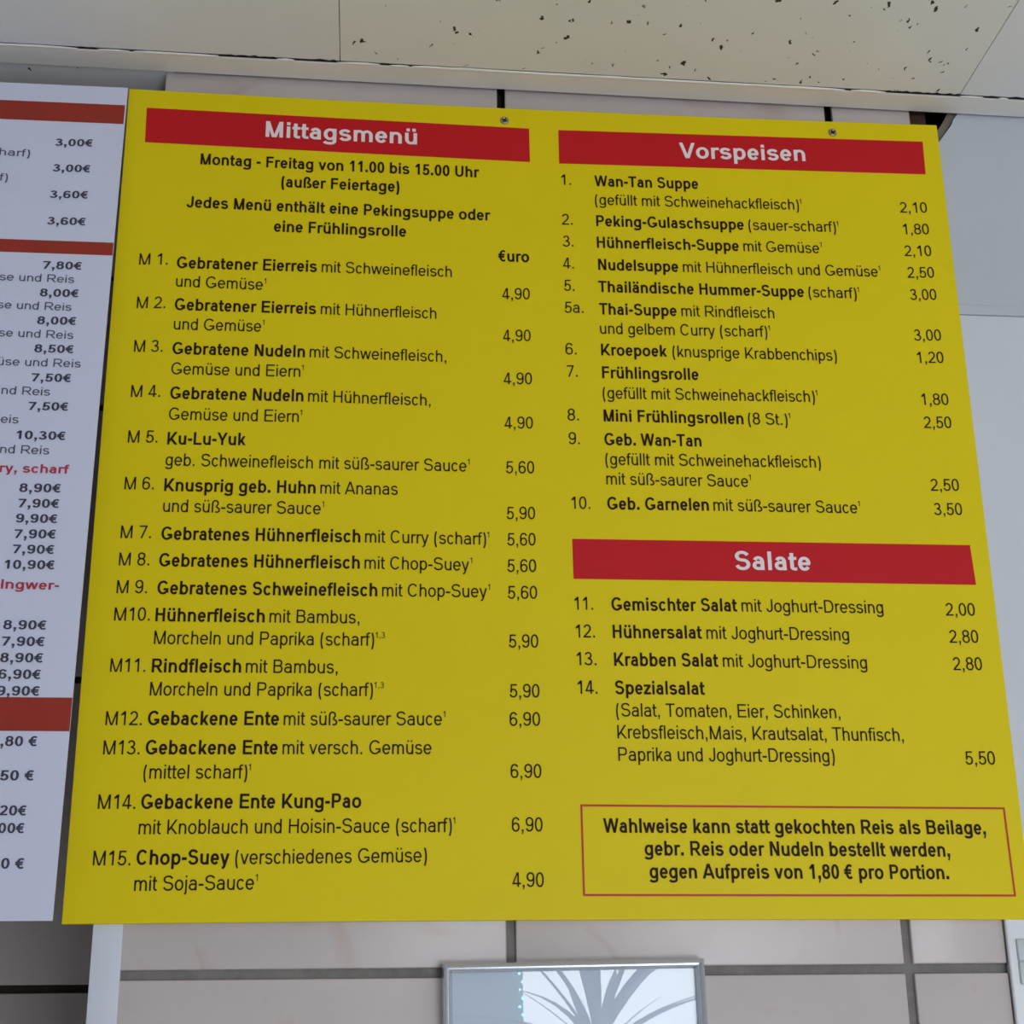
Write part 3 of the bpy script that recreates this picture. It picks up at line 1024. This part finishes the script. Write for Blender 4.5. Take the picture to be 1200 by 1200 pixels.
BANDS = [bo(obj('heading_band', slab([(mm(x), mm(z)) for x, z in q], -0.0003, 0.0001), MT['red'], BOARD)) for q in bands]
# thin red frame of the notice at the foot
oq = [(418.3, 93.7), (788.6, 91.7), (789.4, 16.5), (418.5, 18.3)]
t = 1.7
iq = [(418.3 + t, 93.7 - t), (788.6 - t, 91.7 - t), (789.4 - t, 16.5 + t), (418.5 + t, 18.3 + t)]
bm = bmesh.new()
vo = [bm.verts.new((mm(x), -0.0003, mm(z))) for x, z in oq]
vi = [bm.verts.new((mm(x), -0.0003, mm(z))) for x, z in iq]
for i in range(4):
    bm.faces.new((vo[i], vo[(i + 1) % 4], vi[(i + 1) % 4], vi[i]))
bo(obj('notice_frame', bm, MT['line_red'], BOARD))

KIND = {'n': 'dish_number', 'b': 'dish_name', 'r': 'dish_text', 'p': 'price', 'c': 'notice_line', 'e': 'price_heading', 'h': 'heading'}
hb = 0
for st, body, x0, z0, x1, z1 in BOARD_TEXT:
    body, _, note = body.partition('^')
    bold = st in 'bce'
    if st == 'h':
        o = print_text('heading', body, True, MT['white_ink'], mm(x0), mm(z0), mm(x1), mm(z1), 0.0176, -0.0006, BANDS[hb])
        hb += 1
        continue
    bo(print_text(KIND[st], body, bold, MT['ink'], mm(x0), mm(z0), mm(x1), mm(z1),
                  0.0121 if bold else 0.0118, -0.0004, BOARD))
    if note:
        wn = 1.7 if note == '1' else 8.2
        sl = (z1 - z0) / (x1 - x0)
        zz = z1 + 7.0
        bo(print_text('footnote_mark', note, False, MT['ink'], mm(x1 + 1.1), mm(zz), mm(x1 + 1.1 + wn), mm(zz + sl * wn), 0.0053, -0.0004, BOARD))

def screw(x, z, turn):
    bm = bmesh.new()
    lathe(bm, [(0.0043, 0.0), (0.0043, -0.0005), (0.0036, -0.0013), (0.0022, -0.0017), (0.0017, -0.0007), (0.0009, -0.0006)], 28)
    s = obj('screw', bm, MT['steel'], BOARD, True, (x, -0.003, z))
    bm = bmesh.new()
    for k in (0, 1):
        b2 = box(-0.0024, 0.0024, -0.0019, -0.0005, -0.0005, 0.0005)
        me = bpy.data.meshes.new('slot')
        b2.transform(Matrix.Rotation(turn + k * math.pi / 2, 4, 'Y'))
        b2.to_mesh(me)
        b2.free()
        bm.from_mesh(me)
        bpy.data.meshes.remove(me)
    obj('cross_slot', bm, MT['void'], s)
screw(0.3616, 0.7628, 0.5)
screw(0.6927, 0.7653, 1.0)

# ------------------------------------------------------------------ the white price sheet to its left
PW, PL = 0.56, 0.781
sheet_top, sheet_foot = Vector((-0.0029, -0.0040, 0.7788)), Vector((-0.0029, -0.0314, -0.0017))
down = (sheet_foot - sheet_top).normalized()
tilt = math.atan2(-down.y, -down.z)             # the sheet hangs a little forward at its foot
POSTER = empty('price_sheet', sheet_top, (-tilt, 0, 0))
tag(POSTER, 'white laminated price sheet with rust red bands hanging left of yellow board', 'poster')
bm = bmesh.new()                                # a thin sheet with a faint wave, front at local y = 0
nx, nz = 28, 40
def wave(x, z):
    return 0.0
g = [[None] * (nz + 1) for _ in range(nx + 1)]
for side, y in ((0, 0.0), (1, 0.0011)):
    for i in range(nx + 1):
        for k in range(nz + 1):
            g[i][k] = bm.verts.new((-PW * i / nx, y, -PL * k / nz))
    for i in range(nx):
        for k in range(nz):
            bm.faces.new((g[i][k], g[i + 1][k], g[i + 1][k + 1], g[i][k + 1]))
    edge = [g[i][0] for i in range(nx + 1)] + [g[nx][k] for k in range(1, nz + 1)] + \
           [g[i][nz] for i in range(nx - 1, -1, -1)] + [g[0][k] for k in range(nz - 1, 0, -1)]
    if side == 0:
        first = edge
for i in range(len(edge)):
    j = (i + 1) % len(edge)
    bm.faces.new((first[i], edge[i], edge[j], first[j]))
bmesh.ops.recalc_face_normals(bm, faces=bm.faces)
obj('sheet', bm, MT['paper'], POSTER)
for s0, s1, xr in ((20.3, 41.7, -1.2), (172.4, 185.8, -0.3), (603.0, 631.0, -0.2)):
    obj('colour_band', slab([(-PW + 0.004, -mm(s1)), (mm(xr), -mm(s1)), (mm(xr), -mm(s0)), (-PW + 0.004, -mm(s0))], -0.0003, 0.0002), MT['poster_red'], POSTER)
for st, body, x0, s0, x1, s1 in POSTER_TEXT:
    w, m_, cap, nm = {'p': (True, 'poster_ink', 0.0079, 'price'), 'q': (True, 'poster_ink', 0.0082, 'price'),
                      't': (False, 'poster_text', 0.0080, 'dish_text'), 's': (True, 'poster_pink', 0.0084, 'section_title')}[st]
    print_text(nm, body, w, MT[m_], mm(x0), -mm(s0), mm(x1), -mm(s1), cap, -0.0005, POSTER)

# ------------------------------------------------------------------ silver picture frame below the board
FW, FH, RW = 0.2135, 0.303, 0.0075
FR = empty('picture_frame', (0.3022, TILE_Y, -0.0346), (0, -0.0113, 0))
tag(FR, 'silver metal picture frame with glass on the tiles below the yellow board', 'picture frame')
prof = [(0.0, 0.0), (0.0, -0.014), (0.0008, -0.0165), (0.0024, -0.0178), (0.0038, -0.0168), (0.0044, -0.0148),
        (0.0052, -0.0150), (0.0062, -0.0142), (0.0068, -0.0120), (RW, -0.0110), (RW, -0.006), (0.004, 0.0)]
corners = [((0, 0), (1, -1)), ((FW, 0), (-1, -1)), ((FW, -FH), (-1, 1)), ((0, -FH), (1, 1))]
for i in range(4):
    (ax, az), (adx, adz) = corners[i]
    (bx_, bz), (bdx, bdz) = corners[(i + 1) % 4]
    bm = bmesh.new()
    A = [bm.verts.new((ax + adx * w, y, az + adz * w)) for w, y in prof]
    B = [bm.verts.new((bx_ + bdx * w, y, bz + bdz * w)) for w, y in prof]
    n = len(prof)
    for q in range(n):
        bm.faces.new((A[q], A[(q + 1) % n], B[(q + 1) % n], B[q]))
    bm.faces.new(A[::-1])
    bm.faces.new(B)
    bmesh.ops.recalc_face_normals(bm, faces=bm.faces)
    obj('frame_rail', bm, MT['silver'], FR)
obj('backing', box(0.003, FW - 0.003, -0.0045, -0.001, -FH + 0.003, -0.003), MT['board'], FR)
obj('print', box(0.0035, FW - 0.0035, -0.0065, -0.0046, -FH + 0.0035, -0.0035), MT['print'], FR)
bm = bmesh.new()
bm.faces.new([bm.verts.new(p) for p in ((0.0055, -0.0090, -FH + 0.0055), (FW - 0.0055, -0.0090, -FH + 0.0055), (FW - 0.0055, -0.0090, -0.0055), (0.0055, -0.0090, -0.0055))])
obj('glass_pane', bm, MT['glass'], FR)

# ------------------------------------------------------------------ switch on the white wall
SW = empty('wall_switch', (0.818, SY, -0.0365))
tag(SW, 'white wall switch with two pale grey rockers right of the tiles', 'switch')
obj('plate', box(-0.0405, 0.0405, -0.004, 0.0, -0.0905, 0.0355, 0.0018, 3), MT['switch'], SW, True)
for z0, z1 in ((0.0004, 0.0185), (-0.0185, 0.0)):
    obj('rocker', box(-0.0335, 0.0335, -0.0062, -0.0030, z0, z1, 0.0015, 3), MT['rocker'], SW, True)

# ------------------------------------------------------------------ behind the camera, met only as reflections in the glass
PLANT = tag(empty('potted_palm', (0.862, -2.95, FLOOR_Z)), 'tall potted palm mirrored in the picture glass', 'plant')
bm = bmesh.new()
lathe(bm, [(0.13, 0.0), (0.17, 0.30), (0.18, 0.33), (0.165, 0.33), (0.155, 0.29)], 28, axis='Z')
obj('pot', bm, MT['pot'], PLANT, True)
bm = bmesh.new()
lathe(bm, [(0.156, 0.285), (0.156, 0.293), (0.05, 0.305)], 20, axis='Z')
obj('soil', bm, MT['soil'], PLANT)
CROWN = -0.080 - FLOOR_Z
bm = bmesh.new()
lathe(bm, [(0.030, 0.28), (0.024, 0.8), (0.026, 1.2), (0.022, CROWN)], 12, axis='Z')
obj('stem', bm, MT['stem'], PLANT, True)
def leaf_mesh(L_, w, sag):
    bm = bmesh.new()
    n = 9
    rows_ = []
    for i in range(n + 1):
        s = i / n
        ww = w * math.sin(math.pi * min(1, 0.08 + s * 0.92)) ** 0.7 * (1 - 0.3 * s)
        x, z = L_ * s * (1 - 0.12 * sag * s), -sag * L_ * s * s * 0.55
        rows_.append([bm.verts.new((x, -ww, z + ww * 0.25)), bm.verts.new((x, 0, z)), bm.verts.new((x, ww, z + ww * 0.25))])
    for a, b in zip(rows_, rows_[1:]):
        for k in (0, 1):
            bm.faces.new((a[k], a[k + 1], b[k + 1], b[k]))
    return bm
protos = []
rng = random.Random(11)
for i in range(30):
    if i < 3:
        o = obj('leaf', leaf_mesh(0.36 + 0.06 * i, 0.014 + 0.003 * i, 0.25 + 0.2 * i), MT['leaf'], PLANT, True)
        protos.append(o)
    else:
        o = link(protos[i % 3].copy(), PLANT)
    o.location = (0, 0, CROWN - 0.06 * (i / 30))
    el = math.radians(78 - 80 * (i / 30) + rng.uniform(-6, 6))
    o.rotation_euler = (rng.uniform(-0.4, 0.4), -el, i * 2.399963)

LIGHTS = tag(empty('fairy_light_string_offscreen', (0.694, FRONT_Y + 0.03, WIN_Z1 + 0.08)), 'string of small teal lights mirrored in the picture glass', 'string lights')
bm = bmesh.new()
add_box(bm, -0.0012, 0.0012, -0.0012, 0.0012, -1.2, 0.0)
obj('cord', bm, MT['wire'], LIGHTS)
bm = bmesh.new()
bmesh.ops.create_icosphere(bm, subdivisions=1, radius=0.0042)
b0 = obj('bulb_offscreen', bm, MT['bulb'], LIGHTS, True, (0.004, 0, -0.02))
for i in range(1, 50):
    o = link(b0.copy(), LIGHTS)
    o.location = (0.004 * (-1) ** i, 0.003, -0.02 - i * 0.0225)
